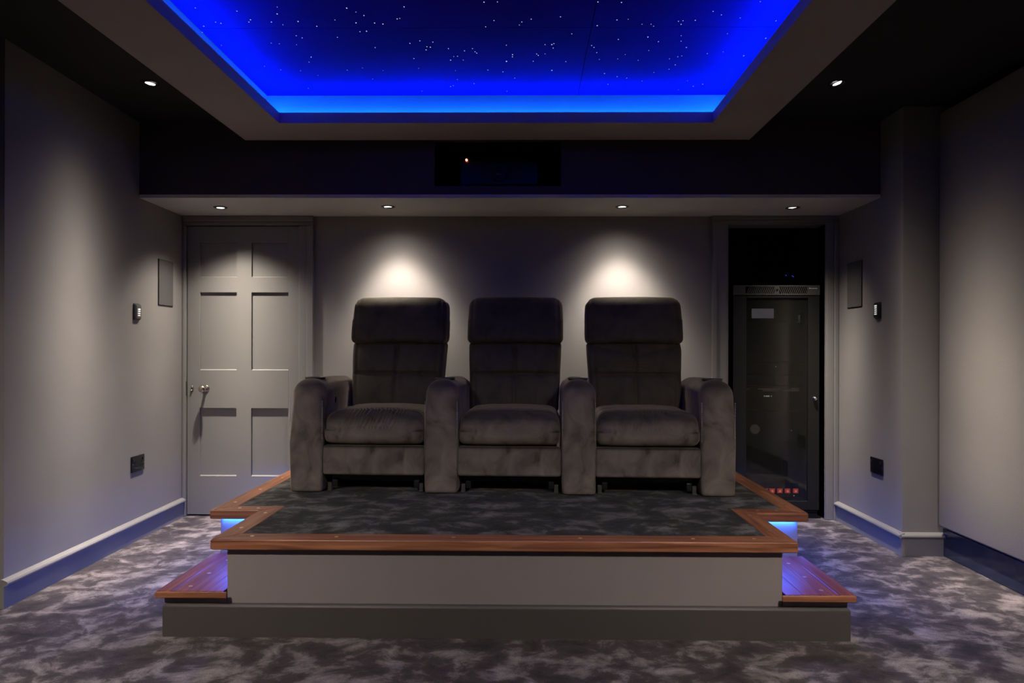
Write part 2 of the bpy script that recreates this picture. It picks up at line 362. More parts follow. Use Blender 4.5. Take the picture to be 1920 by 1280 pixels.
# right wall: nib beside the niche, then panel bay
XR, YP, XP = 2.15, 3.93, 2.36
struct(obj('wall_right', BX(XR, 2.75, YP, YB, 0, ZC), M_wall))
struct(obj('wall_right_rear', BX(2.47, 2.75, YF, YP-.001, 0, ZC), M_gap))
M_blueskirt = mat('dark_gloss_skirting', (.02, .025, .045), .16, spec=.6)
struct(obj('baseboard_panel_right', BX(2.375, 2.469, YF, YP-.004, 0, .158), M_blueskirt, bevel=.004), 'dark glossy skirting below the cloth wall panel')
struct(obj('baseboard_panel_left', BX(-2.499, -2.42, YF, YL-.004, 0, .158), M_blueskirt, bevel=.004))
for nm, x0, x1, y1, side, lab in (('acoustic_wall_panel', 2.335, 2.40, YP-.028, 1, 'tall taupe cloth-covered acoustic panel on the right-hand wall'),
                                  ('acoustic_wall_panel', -2.45, -2.385, YL-.028, -1, 'tall cloth acoustic panel past the end of the left-hand wall')):
    t = thing(nm, lab, 'wall panel', ((x0+x1)/2, y1, .175)); xx = (x1-x0)/2
    z0, z1 = 0, ZC-.175-.05
    edges = [0, -1.75, -3.5, -5.2, YF-y1+.1]
    for a, b in zip(edges, edges[1:]):
        obj('cloth_panel', roundbox(0, (a+b)/2, (z1+z0)/2, xx*2, a-b-.006, z1-z0, .012, (1, 6, 8)), M_panel, t, smooth=True)
    # black shadow frame behind
    xa, xb = (xx, .066) if side > 0 else (-.066, -xx)
    obj('frame', BXS([(xa, xb, edges[-1], .022, -.014, 0-.001), (xa, xb, edges[-1], .022, z1, z1+.02), (xa, xb, .002, .024, 0, z1)]), M_gap, t)

# rear beam (bulkhead) with projector hatch, soffit
YBM = 4.18
HX0, HX1, HZ0, HZ1 = -.572, .207, 2.172, 2.452
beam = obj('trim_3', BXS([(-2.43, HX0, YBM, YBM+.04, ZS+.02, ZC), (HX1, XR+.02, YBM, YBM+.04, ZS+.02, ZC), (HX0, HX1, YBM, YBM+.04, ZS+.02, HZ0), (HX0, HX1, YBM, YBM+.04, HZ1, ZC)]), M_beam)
struct(beam, 'front of the rear bulkhead with the projector opening')
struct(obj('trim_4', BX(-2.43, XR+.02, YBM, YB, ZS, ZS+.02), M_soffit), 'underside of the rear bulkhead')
hb = obj('trim_5', BXS([(HX0-.015, HX0, YBM+.04, YB, HZ0, HZ1), (HX1, HX1+.015, YBM+.04, YB, HZ0, HZ1), (HX0, HX1, YBM+.04, YB, HZ0-.015, HZ0), (HX0, HX1, YBM+.04, YB, HZ1, HZ1+.015), (HX0-.015, HX1+.015, YB-.02, YB-.001, HZ0, HZ1)]), M_matte)
struct(hb, 'black lining of the projector hatch')

# skirting boards with a rounded bead on top
def skirt_prof(d=.022, h=.132):
    return [(0, 0), (-d+.006, 0), (-d+.006, h-.030), (-d-.006, h-.027), (-d-.011, h-.021), (-d-.011, h-.015), (-d-.006, h-.008), (-d+.006, h-.003), (-d+.012, h), (0, h)]
def skirt(name, p0, p1, parent=None):
    """board on the room side of the line p0->p1 (room to its right)"""
    d = Vector((p1[0]-p0[0], p1[1]-p0[1], 0)); ln = d.length; d.normalize(); n = Vector((d.y, -d.x, 0))
    bm = bmesh.new(); pr = skirt_prof()
    A = [bm.verts.new(Vector((p0[0], p0[1], 0)) + n*(-q[0]) + Vector((0, 0, q[1]))) for q in pr]
    B = [bm.verts.new(Vector((p1[0], p1[1], 0)) + n*(-q[0]) + Vector((0, 0, q[1]))) for q in pr]
    bm.faces.new(A[::-1]); bm.faces.new(B); k = len(pr)
    for i in range(k): bm.faces.new([A[i], A[(i+1) % k], B[(i+1) % k], B[i]])
    return struct(obj(name, bm, M_trim))
skirt('baseboard_left', (LWx(YL), YL-.02), (LWx(4.735), 4.735))
skirt('baseboard_right', (XR, YB-.03), (XR, YP-.026))
skirt('baseboard_front_right', (XR-.02, YP), (XP+.03, YP))

# architraves
def archi(name, boxes, lab=None):
    o = obj(name, BXS(boxes), M_trim, bevel=.004); struct(o, lab); return o
ya = YB-.022
archi('trim_6', [(DX1+.002, -1.535, ya, YB, 0, ZS-.068), (-1.535, -1.488, ya-.012, YB, 0, ZS-.068), (-2.405, -1.488, ya-.012, YB, ZS-.040, ZS-.001), (-2.405, -1.488, ya, YB, ZS-.066, ZS-.040), (-2.408, DX0-.002, ya, YB, 0, ZS-.068)], 'moulded architrave around the panelled door')
archi('trim_7', [(1.312, QX0-.012, ya, YB, 0, QZ+.012), (1.281, 1.312, ya-.012, YB, 0, QZ+.012), (QX1+.002, 2.12, ya, YB, 0, QZ+.012), (2.12, 2.149, ya-.012, YB, 0, QZ+.012), (1.281, 2.149, ya-.012, YB, QZ+.03, ZS-.001), (1.281, 2.149, ya, YB, QZ+.012, QZ+.03), (QX0-.012, QX0, ya+.01, YB+.12, 0, QZ), (QX1-.0, QX1+.03, YB+.001, YB+.149, 0, QZ-.001)], 'moulded architrave around the equipment niche')

# ------------------------------------------------------------------ six-panel door
door = bpy.data.objects.new('door_1', None); C.objects.link(door); door['kind'] = 'structure'
door['label'] = 'grey six-panel door with a round knob, in the back wall'
door.location = (DX0, YB+.004, 0)
cols = [(.091, .349), (.453, .713)]; rows = [(1.674, 1.915), (1.023, 1.568), (.280, .757)]
W = DX1-DX0
xs_ = [.002, cols[0][0], cols[0][1], cols[1][0], cols[1][1], W-.002]
zs_ = [.012, rows[2][0], rows[2][1], rows[1][0], rows[1][1], rows[0][0], rows[0][1], DZ-.003]
obj('stile', BX(xs_[0], xs_[1], 0, .04, zs_[0], zs_[-1]), M_trim, door, bevel=.002)
obj('stile', BX(xs_[4], xs_[5], 0, .04, zs_[0], zs_[-1]), M_trim, door, bevel=.002)
for a, b in ((0, 1), (2, 3), (4, 5), (6, 7)):
    obj('rail', BX(xs_[1], xs_[4], 0, .04, zs_[a], zs_[b]), M_trim, door)
for a, b in ((1, 2), (3, 4), (5, 6)):
    obj('muntin', BX(xs_[2], xs_[3], 0, .04, zs_[a], zs_[b]), M_trim, door)
for c in cols:
    for r_ in rows:
        obj('door_panel', BX(c[0], c[1], .0145, .03, r_[0], r_[1]), M_trim, door)
for c in cols:
    for r_ in rows:
        b = bmesh.new(); extrude_profile(b, [(.0005, r_[0]-.0005), (.0145, r_[0]-.0005), (.0145, r_[0]+.006)], c[0], c[1]); obj('panel_bead', b, M_trim, door)
# knob, rose, escutcheon
M_y = Matrix.Translation((-2.252-DX0, 0, .893)) @ Matrix.Rotation(R(90), 4, 'X')
kn = obj('knob', LA([(0, .074), (.010, .0735), (.019, .069), (.0245, .061), (.0255, .053), (.022, .045), (.014, .038), (.009, .033), (.0085, .014), (.011, .010), (.011, .004)], 32, M_y), M_brass, door, smooth=True)
kn['label'] = 'aged nickel door knob'
obj('rose', LA([(0, .008), (.016, .008), (.021, .006), (.024, .003), (.026, 0), (0, 0)], 32, M_y), M_brass, door, smooth=True)
M_e = Matrix.Translation((-2.348-DX0, 0, .893)) @ Matrix.Rotation(R(90), 4, 'X') @ Matrix.Diagonal((.62, 1.25, 1, 1))
es = obj('keyhole_plate', LA([(0, .005), (.012, .005), (.016, .003), (.0165, 0), (0, 0)], 24, M_e), M_brass, door, smooth=True)
obj('keyhole', BXS([(-2.3505-DX0, -2.3455-DX0, -.0058, -.004, .885, .899)]), M_matte, es)
obj('keyhole_cover', LA([(0, .008), (.006, .008), (.008, .004), (.008, 0), (0, 0)], 20, Matrix.Translation((-2.351-DX0, -.002, .880)) @ Matrix.Rotation(R(90), 4, 'X')), M_brass, es, smooth=True)
obj('strike_plate', BX(-.012, .0, -.012, -.004, .845, .945), M_brass, door, bevel=.002)
for zz in (1.78, .25):
    obj('hinge', LA([(0, 0), (.006, 0), (.006, .085), (0, .085)], 12, Matrix.Translation((W+.004, -.004, zz-.04))), M_metal2, door, smooth=True)

# ------------------------------------------------------------------ seating platform
plat = thing('seating_platform', 'raised seating platform with mahogany edging and side steps, under the recliners', 'platform', (0, 2.77, 0))
oy = -2.77
def pob(name, bm, m, parent=plat, **k):
    bmesh.ops.translate(bm, verts=bm.verts, vec=(0, oy, 0)); return obj(name, bm, m, parent, **k)
FX0, FX1, RXa, RXb = -1.222, 1.036, -1.472, 1.292
YN, YE = 3.272, 4.735
pob('riser_panel', BX(FX0, FX1, 2.777, 2.80, .10, .354), M_platform)['label'] = 'wide painted front panel'
for s, x in ((1, FX0), (-1, FX1)):
    pob('riser_panel', BX(min(x, x+s*.02), max(x, x+s*.02), 2.80, YN, .02, .354), M_platform)
pob('riser_panel', BX(RXa, FX0, YN, YN+.02, 0, .354), M_platform); pob('riser_panel', BX(FX1, RXb, YN, YN+.02, 0, .354), M_platform)
pob('riser_panel', BX(RXa, RXa+.02, YN+.02, YE, 0, .354), M_platform); pob('riser_panel', BX(RXb-.02, RXb, YN+.02, YE, 0, .354), M_platform)
# front skirting, profiled, with returns
def platform_skirt():
    bm = bmesh.new()
    prism(bm, [(-1.478, YN), (-1.478, 2.757), (1.303, 2.757), (1.303, YN), (1.24, YN), (1.24, 2.82), (-1.41, 2.82), (-1.41, YN)], 0, .132)
    ed = [e for e in bm.edges if all(abs(v.co.z-.132) < 1e-5 and v.co.x < 1.31 for v in e.verts) and (abs(e.verts[0].co.y-2.757)+abs(e.verts[1].co.y-2.757) < 1e-4 or abs(e.verts[0].co.x-e.verts[1].co.x) < 1e-4 and min(abs(e.verts[0].co.x+1.478), abs(e.verts[0].co.x-1.303)) < 1e-4)]
    bmesh.ops.bevel(bm, geom=ed, offset=.014, segments=5, affect='EDGES', profile=.5, clamp_overlap=False)
    return bm
sk = pob('skirting', platform_skirt(), M_plinth)
sk['label'] = 'dark painted skirting at the foot of the platform'
# carpet top
pts = [(-1.183, 2.842), (.993, 2.842), (.993, 3.342), (1.238, 3.342), (1.238, YE), (-1.418, YE), (-1.418, 3.342), (-1.183, 3.342)]
pob('platform_carpet', PR([(p[0], p[1]) for p in pts], .352, .397), M_carpet2)['label'] = 'dark crushed-pile carpet on top of the platform'
# nosing boards, mitred
A = {'A': (-1.280, 2.745), 'B': (-1.280, 3.245), 'Cc': (-1.515, 3.245), 'D': (-1.515, YE), 'a': (-1.182, 2.843), 'b': (-1.182, 3.343), 'c': (-1.417, 3.343), 'd': (-1.417, YE)}
Bq = {'A': (1.090, 2.745), 'B': (1.090, 3.245), 'Cc': (1.335, 3.245), 'D': (1.335, YE), 'a': (.992, 2.843), 'b': (.992, 3.343), 'c': (1.237, 3.343), 'd': (1.237, YE)}
def shrink(pts, g=.0008):
    c = Vector((sum(p[0] for p in pts)/len(pts), sum(p[1] for p in pts)/len(pts)))
    return [(p[0]+(c.x-p[0])*g, p[1]+(c.y-p[1])*g) for p in pts]
studs = {}
def board(pts, m, sts):
    o = pob('nosing_board', PR(shrink(pts), .3555, .399), m, bevel=.006, seg=3)
    for s in sts:
        b = bmesh.new(); disc(b, (s[0], s[1]+oy, .398), .0085, .0016, 10); obj('stud', b, M_stud, o)
    return o
board([A['A'], Bq['A'], Bq['a'], A['a']], M_woodx, [(-1.13, 2.80), (-.78, 2.795), (-.30, 2.795), (.22, 2.795), (.68, 2.795), (.93, 2.80)])
for D, sg in ((A, -1), (Bq, 1)):
    e = D['A'][0]; q = D['Cc'][0]
    board([D['A'], D['a'], D['b'], D['B']], M_woody, [(e-sg*.05, 2.93), (e-sg*.05, 3.20)])
    board([D['B'], D['b'], D['c'], D['Cc']], M_woodx, [(e+sg*.02, 3.295), (e+sg*.11, 3.295)])
    board([D['Cc'], D['c'], D['d'], D['D']], M_woody, [(q-sg*.05, 3.42), (q-sg*.05, 3.74), (q-sg*.05, 4.08), (q-sg*.05, 4.42)])
# side steps: carcase, four planks, studs
for sg, xi, xo, lab in ((-1, -1.224, -1.500, 'left side step with mahogany tread'), (1, 1.038, 1.318, 'right side step with mahogany tread')):
    lo, hi = min(xi, xo-sg*.022), max(xi, xo-sg*.022)
    stp = pob('side_step', BX(lo, hi, 2.772, YN-.001, .1325, .164), M_platform); stp['label'] = lab
    wd = abs(xo-xi)/4
    for k in range(4):
        x0 = xi + sg*wd*k; x1 = xi + sg*wd*(k+1)
        b = BX(min(x0, x1)+.0009, max(x0, x1)-.0009, 2.746, YN-.002, .164, .190)
        bmesh.ops.translate(b, verts=b.verts, vec=(0, oy, 0))
        obj('tread_plank', b, M_tread, stp, bevel=.0012 if k < 3 else .006, seg=2)
    b = bmesh.new(); 
    bb = BX(min(xi-sg*.016, xo), max(xi-sg*.016, xo), 2.736, 2.7455, .163, .189); bmesh.ops.translate(bb, verts=bb.verts, vec=(0, oy, 0))
    obj('tread_nosing', bb, M_woodx, stp, bevel=.0045, seg=3)
    b.free()
    for yy in (2.80, 2.965, 3.15):
        b = bmesh.new(); disc(b, (xo-sg*.115, yy+oy, .1895), .0085, .0016, 10); obj('stud', b, M_stud, stp)
# led tape under the overhang
for b in ((FX0-.020, FX0-.008, 2.84, YN-.02), (RXa+.01, FX0-.03, YN-.014, YN-.004), (RXa-.020, RXa-.008, YN+.03, YE-.03)):
    pob('led_strip', BX(*b, .3540, .3552), M_ledstep)
for b in ((FX1+.008, FX1+.020, 2.84, YN-.02), (FX1+.03, RXb-.01, YN-.014, YN-.004), (RXb+.008, RXb+.020, YN+.03, YE-.03)):
    pob('led_strip', BX(*b, .3540, .3552), M_ledstep)

# ------------------------------------------------------------------ cinema recliners
PT = .397
ROW = R(-1.9)
def row(u, v=0):   # u along the row, v behind its front line
    c, s = math.cos(ROW), math.sin(ROW)
    return (-.094 + c*u - s*v, 3.635 + s*u + c*v, PT)
G = lambda t, w: math.exp(-(t/w)**2)
def arm_fn(seed):
    def f(p):
        p.x += .0025*noise.noise(p*9+Vector((seed, 0, 0)))
        p.y += .003*noise.noise(p*8+Vector((0, seed, 0)))
        t = (p.z+.305)/.61
        p.x *= .95 + .05*min(1, t*2.2)       # a little narrower at the foot
        p.z -= .012*max(0, (p.y-.1))/.4 if p.z > 0 else 0      # top falls gently to the rear
        return p
    return f
AL, AW, AH = .70, .187, .612
def make_arm(parent, x, outer, seed, button=0):
    rf = lambda px, py, pz: .022 + (.086-.022)*min(1, max(0, (pz+.02)/.22)) if py < .1 else .03 + .05*min(1, max(0, (pz+.02)/.22))
    bm = roundbox(x, AL/2, AH/2, AW, AL, AH, .088, (4, 14, 14), rf=rf, fn=arm_fn(seed), k=6)
    cx, cy = x, .15
    kill = [f for f in bm.faces if f.normal.z > .5 or True if (f.calc_center_median().z > AH-.03 and (f.calc_center_median().xy-Vector((cx, cy))).length < .040)]
    bmesh.ops.delete(bm, geom=kill, context='FACES')
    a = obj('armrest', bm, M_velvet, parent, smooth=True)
    m = Matrix.Translation((cx, cy, AH+.0005))
    ch = obj('cup_holder', LA([(.054, -.006), (.055, .001), (.0535, .0035), (.047, .0035), (.044, .001), (.043, -.06), (0, -.062)], 36, m), M_black, a, smooth=True)
    obj('cup_rim', LA([(.0555, .0), (.0560, .003), (.054, .005), (.0525, .003)], 36, m), M_metal2, ch.parent, smooth=True)
    # whip stitches down the front edges
    for side in (-1, 1):
        b = bmesh.new(); n = 58; big = 1.0 if side == outer else .62
        for i in range(n):
            z = .03 + i*(.50-.03)/n
            xx = x + side*(AW/2*(.95+.05*min(1, z/.61*2.2)) - .0065)
            M = Matrix.Translation((xx, .010, z)) @ Matrix.Rotation(side*R(45), 4, 'Z') @ Matrix.Diagonal((.0058*big, .0030*big, .0024, 1))
            bmesh.ops.create_icosphere(b, subdivisions=1, radius=1, matrix=M)
        obj('stitching', b, M_stitch, a, smooth=True, kind='stuff')
    # seam down the front edge
    for bs in button and [button] or []:
        M = Matrix.Translation((x+bs*(AW/2-.001), .22, .485)) @ Matrix.Rotation(bs*R(90), 4, 'Y') @ Matrix.Diagonal((1.5, 1, 1, 1))
        obj('control_button', LA([(0, .006), (.008, .006), (.011, .004), (.014, .001), (.014, -.002), (0, -.002)], 20, M), M_black, a, smooth=True)
    return a
def make_chair(label, u, arms, wr, pucker, rot=0):
    t = thing('cinema_recliner', label, 'recliner', row(u), ROW+rot, 'grey velvet cinema recliners in a row')
    SW = .550
    # seat cushion
    def seat_fn(p):
        fx = p.x/(SW/2)
        if p.z > 0:
            front = max(0, 1-(p.y+.26)/.2)
            p.z += .014*(1-fx*fx)*(1-.3*front)
            # seam between top and front roll
            p.z -= .010*G(p.y+.165, .010)
            if wr:   # gathers running forward from the seam
                m = G((p.x - wr[0])/wr[1], 1)*max(0, min(1, (-.10-p.y)/.05))
                ph = (p.x*300 - p.z*110) if wr[2] else p.x*320
                d = (.0045 if wr[2] else .002)*m*math.sin(ph + 1.2*math.sin(p.x*90))
                p.z += d
                if p.y < -.18: p.y -= d*1.3
            p.z += .003*noise.noise(p*11)
        if p.y < -.2: p.y -= .012*(1-abs(fx)**3) + .016*(1-((p.z+.02)/.09)**2); p.y += .014 + .003*noise.noise(p*10+Vector((u, 0, 0)))
        return p
    rf = lambda x, y, z: .045 if z < -.01 else .07
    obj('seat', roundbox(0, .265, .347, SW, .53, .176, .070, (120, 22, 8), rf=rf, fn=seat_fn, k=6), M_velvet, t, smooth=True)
    # leg rest under the seat
    def leg_fn(p):
        if p.y < 0: p.y += .0035*noise.noise(p*13+Vector((u*3, 2, 0))) - .004*(1-(p.x/.27)**2)
        return p
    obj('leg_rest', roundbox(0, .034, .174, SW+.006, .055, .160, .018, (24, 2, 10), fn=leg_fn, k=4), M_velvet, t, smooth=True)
    # base frame and feet
    obj('base_frame', BXS([(-.255, .255, .10, .52, .05, .26), (-.24, -.21, .06, .60, .02, .06), (.21, .24, .06, .60, .02, .06)]), M_black, t, bevel=.004)
    for s in (-1, 1):
        obj('foot', BXS([(s*.252-.011, s*.252+.011, .055, .075, .0, .045), (s*.252-.013, s*.252+.013, .045, .085, .0, .006)]), M_metal2, t, bevel=.002)
    # backrest
    BW = .578
    tilt = lambda z: .50 + (z-.43)*.30
    def back_fn(p):
        z = p.z + .61
        fx = p.x/(BW/2)
        if p.y < 0:
            q = -.016*(1-min(1, abs(fx))**4)              # crown
            q += .022*G(p.x, .011)*(1 if z < .80 else 0)      # centre seam
            q += .022*G(z-.625, .010)*(1-abs(fx)**6)           # cross seam
            q -= .010*(math.sin(min(1, max(0, (z-.43)/.195))*PI) if z < .625 else math.sin(min(1, (z-.625)/.185)*PI))
            q += .012*G(abs(p.x)-BW/2+.035, .007)
            m = G(p.x, .06)*(G(z-.56, .07) if pucker < 2 else G(z-.66, .07))
            q += pucker*.0022*m*math.sin(z*330+abs(p.x)*60)
            if pucker >= 2:   # slack cover sagging from the top corners to the centre
                dz = z - (.80 - .055*(1-abs(fx)))
                q += .014*G(dz, .014) - .008*G(dz+.045, .03)
            if pucker == 1.5:
                q += .006*G(p.x, .12)*G(z-.635, .012)
            q += .004*noise.noise(Vector((p.x*8, u*5, z*8)))
            p.y += q
        wn = 1 - .062*max(0, min(1, (.80-z)/.36))
        p.x *= wn
        p.y += tilt(z) + .1
        return p
    rf = lambda x, y, z: .03
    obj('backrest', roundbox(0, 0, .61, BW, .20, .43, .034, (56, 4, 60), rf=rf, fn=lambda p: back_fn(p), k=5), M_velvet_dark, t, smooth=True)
    # headrest pillow
    HW, HH = .598, .292
    def head_fn(p):
        z = p.z + .955; fx = p.x/(HW/2)
        if p.y < 0:
            p.y -= .018*(1-min(1, abs(fx))**4)*(1-(p.z/(HH/2))**2*.5)
            p.y += .003*noise.noise(Vector((p.x*7, u*3, z*7)))
            p.y += .010*G(abs(p.x)-HW/2+.03, .006)
        if p.z < 0: p.z += .010*(1-fx*fx)*(-p.z/(HH/2)) if p.y < 0 else 0
        p.x *= 1 - .03*max(0, p.z/(HH/2))**2
        p.z += .006*(1-fx*fx) if p.z > 0 else 0
        p.y += .585 + (z-.80)*.24 + .1
        return p
    rf = lambda x, y, z: .055 if z > 0 else .038
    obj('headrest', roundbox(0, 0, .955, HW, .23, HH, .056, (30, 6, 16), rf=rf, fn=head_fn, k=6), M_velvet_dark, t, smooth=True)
    for (ux, outer, seed, bt) in arms: make_arm(t, ux, outer, seed, bt)
    return t
HU = .3665
make_chair('grey velvet recliner nearest the panelled door, gathers across its seat front', -.7335, [(-HU, -1, 1.3, 1), (HU, 0, 4.1, 0)], (0.02, .11, 1), 1)
make_chair('middle grey velvet recliner, without armrests of its own, between the other two', .0, [], None, 1.5)
make_chair('grey velvet recliner nearest the glass equipment cabinet, with slack puckered back', .7375, [(-HU, 0, 7.7, 0), (HU, 1, 9.2, 0)], (0.0, .12, 0), 2)

# ------------------------------------------------------------------ downlights (fitting + its own light)
IES = {}
def ies(name, prof):
    t = bpy.data.texts.new(name)
    ang = [a for a, c in prof]; cd = [c for a, c in prof]
    t.write("IESNA:LM-63-1995\n[TEST]\n[MANUFAC]\nTILT=NONE\n1 1000 1 %d 1 1 2 0.05 0.05 0\n1 1 10\n%s\n0\n%s\n" % (len(ang), ' '.join('%g' % a for a in ang), ' '.join('%g' % c for c in cd)))
    IES[name] = t
def prof(core, corew, spill, spillw, cut, fade=9):
    out = []
    for a in range(0, 91, 3):
        v = core*math.exp(-(a/corew)**2) + spill*math.exp(-(a/spillw)**2)
        if a > cut: v *= max(0, 1-(a-cut)/fade)
        out.append((a, round(v, 2)))
    return out
ies('narrow', prof(850, 12, 150, 20, 50))
ies('wide', prof(1000, 26, 0, 60, 32, 12))
ies('door', prof(420, 13, 220, 30, 44, 12))
ies('rack', prof(420, 13, 150, 20, 34, 10))
ies('wash', [(0,1000),(6,1000),(12,1000),(18,960),(22,850),(26,640),(30,380),(34,190),(38,90),(44,40),(50,18),(58,4),(66,0),(90,0)])
def lamp(parent, loc, direction, power, kind='narrow', radius=.022):
    l = bpy.data.lights.new('lamp_light', 'SPOT'); l.energy = power; l.color = WARM
    l.spot_size = R(165); l.spot_blend = .3; l.shadow_soft_size = radius; l.use_nodes = True
    nt = l.node_tree; em = nt.nodes.get('Emission'); i = nt.nodes.new('ShaderNodeTexIES'); i.mode = 'INTERNAL'; i.ies = IES[kind]
    nt.links.new(i.outputs[0], em.inputs['Strength'])
    o = bpy.data.objects.new('lamp_light', l); C.objects.link(o); o.parent = parent; o.location = loc
    o.rotation_euler = Vector(direction).to_track_quat('-Z', 'Y').to_euler()
    return o
def downlight(x, y, z, label, power, aim=(0, 0, -1), kind='narrow', m=M_lamp, group='recessed downlights', scale=1, bez=M_bezel, lit=True, drop=.004):
    t = thing('downlight', label, 'light', (x, y, z), 0, group)
    s = scale
    obj('bezel', LA([(.030*s, .0), (.033*s, -.004), (.042*s, -.004), (.045*s, -.001), (.045*s, .0), (.030*s, .0)], 32), bez, t, smooth=True)
    d = Vector(aim).normalized(); q = Vector((0, 0, 1)).rotation_difference(-d).to_matrix().to_4x4()
    M = Matrix.Translation((0, 0, -drop)) @ q
    obj('gimbal', LA([(.0245*s, -.001), (.0325*s, -.003), (.0325*s, .0008), (.0245*s, .0012)], 28, M), bez, t, smooth=True)
    obj('lamp_glass', LA([(0, -.0015), (.012*s, -.0013), (.0243*s, -.0005), (.0243*s, .0008), (0, .0008)], 28, M), m if lit else M_off, t, smooth=True)
    if lit: lamp(t, d*.018 + Vector((0, 0, -.006-drop)), aim, power, kind)
    return t
ZCl = ZC
downlight(-1.98, 3.56, ZC, 'bright downlight in the dark ceiling by the left-hand wall', P_CEIL, (-.10, .0, -1), 'narrow', group='ceiling downlights')
downlight(1.615, 3.575, ZC, 'bright downlight in the dark ceiling by the right-hand wall', P_CEIL, (.28, -.06, -1), 'narrow', group='ceiling downlights')
for x, lab in ((-1.98, 'left'), (1.615, 'right')):
    for y in (1.75, -.1):
        t = downlight(x, y, ZC, f'downlight in the {lab} ceiling strip, {"nearer" if y > 1 else "farther from"} the platform', P_CEIL*(.85 if y > 1 else .8), (0, 0, -1), 'narrow', group='ceiling downlights')
downlight(-2.012, 4.455, ZS, 'small downlight above the panelled door', P_DOOR, (.02, .0, -1), 'door', M_lamp2, 'soffit downlights', bez=M_metal2)
downlight(-.908, 4.44, ZS, 'tilted downlight above the left recliner', P_WASH, (.04, .27, -1), 'wash', M_lamp2, 'soffit downlights', bez=M_metal2)
downlight(.616, 4.44, ZS, 'tilted downlight above the right recliner', P_WASH, (.04, .27, -1), 'wash', M_lamp2, 'soffit downlights', bez=M_metal2)
downlight(1.73, 4.47, ZS, 'small downlight above the equipment cabinet', P_RACK, (.14, .10, -1), 'rack', M_lamp2, 'soffit downlights', bez=M_bezel)
downlight(1.56, 5.42, 2.10, 'unlit downlight in the niche ceiling over the cabinet', 0, lit=False, group='soffit downlights')
# lamps further forward on the coffer underside, behind the camera
for x in (-1.53, 1.168):
    downlight(x, .6, ZR, f'downlight on the coffer underside, {"left" if x < 0 else "right"} of the camera', P_FRONT, (0, .80, -1), 'wide', group='coffer downlights')

# ------------------------------------------------------------------ projector in its hatch
pj = thing('projector', 'black projector sitting in the hatch above the recliners', 'projector', (-.18, 4.30, HZ0))
obj('body', roundbox(0, .20, .118, .52, .36, .19, .03, (4, 4, 3)), M_black, pj, smooth=True)
for sx in (-.2, .2):
    for sy in (.08, .32): obj('foot', LA([(0, 0), (.014, 0), (.014, .026), (0, .026)], 12, Matrix.Translation((sx, sy, 0))), M_black, pj)
ly = Matrix.Translation((.0, .03, .118)) @ Matrix.Rotation(R(90), 4, 'X')
ln = obj('lens_barrel', LA([(.062, -.01), (.062, .012), (.052, .014), (.046, .004), (.040, .002)], 32, ly), mat('lens_ring', (.03, .03, .05), .25, .5), pj, smooth=True)
obj('lens_glass', LA([(.042, .0), (.030, .007), (.015, .011), (0, .012)], 32, ly), mat('lens_glass', (.01, .01, .03), .03, spec=1), ln, smooth=True)
b = bmesh.new(); disc(b, (-.205, -.012+.03, .197), .0075, .008, 12, 'y'); obj('power_led', b, M_redled, pj)
# ledge lights
for dx in (0, .042):
    b = bmesh.new(); disc(b, (-.505+dx, 4.215, HZ0), .0045, .004, 10)
    tag(obj('indicator_light', b, M_blueled), ('left' if dx == 0 else 'right') + ' tiny blue indicator on the sill of the projector hatch', 'light')

# ------------------------------------------------------------------ wall fittings
def wall_speaker(loc, rz, w_, h_, lab):
    t = thing('wall_speaker', lab, 'speaker', loc, rz, 'flush in-wall speakers')
    obj('frame', BXS([(-w_/2, w_/2, -.003, .0, 0, .004), (-w_/2, w_/2, -.003, 0, h_-.004, h_), (-w_/2, -w_/2+.004, -.003, 0, .004, h_-.004), (w_/2-.004, w_/2, -.003, 0, .004, h_-.004)]), M_black, t)
    obj('grille', BX(-w_/2+.004, w_/2-.004, -.007, 0, .004, h_-.004), M_grille, t, bevel=.001)
TL, TR = math.atan(.055/1.71), 0
rl = R(90) + TL; rr = R(-90)
wall_speaker((LWx(4.505), 4.505, 1.455), rl, .195, .302, 'flush rectangular in-wall speaker beside the panelled door')
wall_speaker((XR, 4.50, 1.452), rr, .20, .302, 'flush rectangular in-wall speaker beside the equipment niche')
def keypad(loc, rz, lab, body, nk=5):
    t = thing('wall_keypad', lab, 'keypad', loc, rz, 'lighting keypads')
    obj('body', roundbox(0, -.009, .048, .062, .018, .092, .008, (2, 1, 3)), body, t, smooth=True)
    obj('backplate', roundbox(0, -.003, .048, .070, .006, .100, .0028, (2, 1, 3)), M_black, t, smooth=True)
    for i in range(nk):
        z = .022 + i*.0125
        obj('key', roundbox(0, -.0185, z+.003, .026, .005, .0075 if i < nk-1 else .011, .0022, (2, 1, 1), k=2), M_key, t, smooth=True)
keypad((LWx(4.147), 4.147, 1.348), rl, 'silver-grey lit keypad on the wall left of the panelled door', M_keygrey, 4)
keypad((XR, 4.20, 1.368), rr, 'black lit keypad on the wall right of the equipment niche', M_black, 5)
def socket(loc, rz, lab):
    t = thing('wall_socket', lab, 'socket', loc, rz, 'double black wall sockets')
    obj('plate', roundbox(0, -.004, .043, .147, .008, .098, .0038, (3, 1, 2), k=2), mat('gloss_black', (.006, .006, .008), .12), t, smooth=True)
    for sx in (-.037, .037):
        obj('rocker_switch', BX(sx-.024 if sx < 0 else sx+.012, sx-.012 if sx < 0 else sx+.024, -.0115, -.007, .058, .076), M_black, t, bevel=.001)
        for px, pz, pw, ph in ((0, .052, .006, .010), (-.011, .030, .009, .005), (.011, .030, .009, .005)):
            obj('socket_hole', BX(sx+px-pw/2, sx+px+pw/2, -.0088, -.0075, pz-ph/2, pz+ph/2), M_matte, t)
    for sx in (-.0602, .0602):
        b = bmesh.new(); disc(b, (sx, -.008, .043), .0032, .0012, 10, 'y'); obj('screw', b, M_chrome, t)
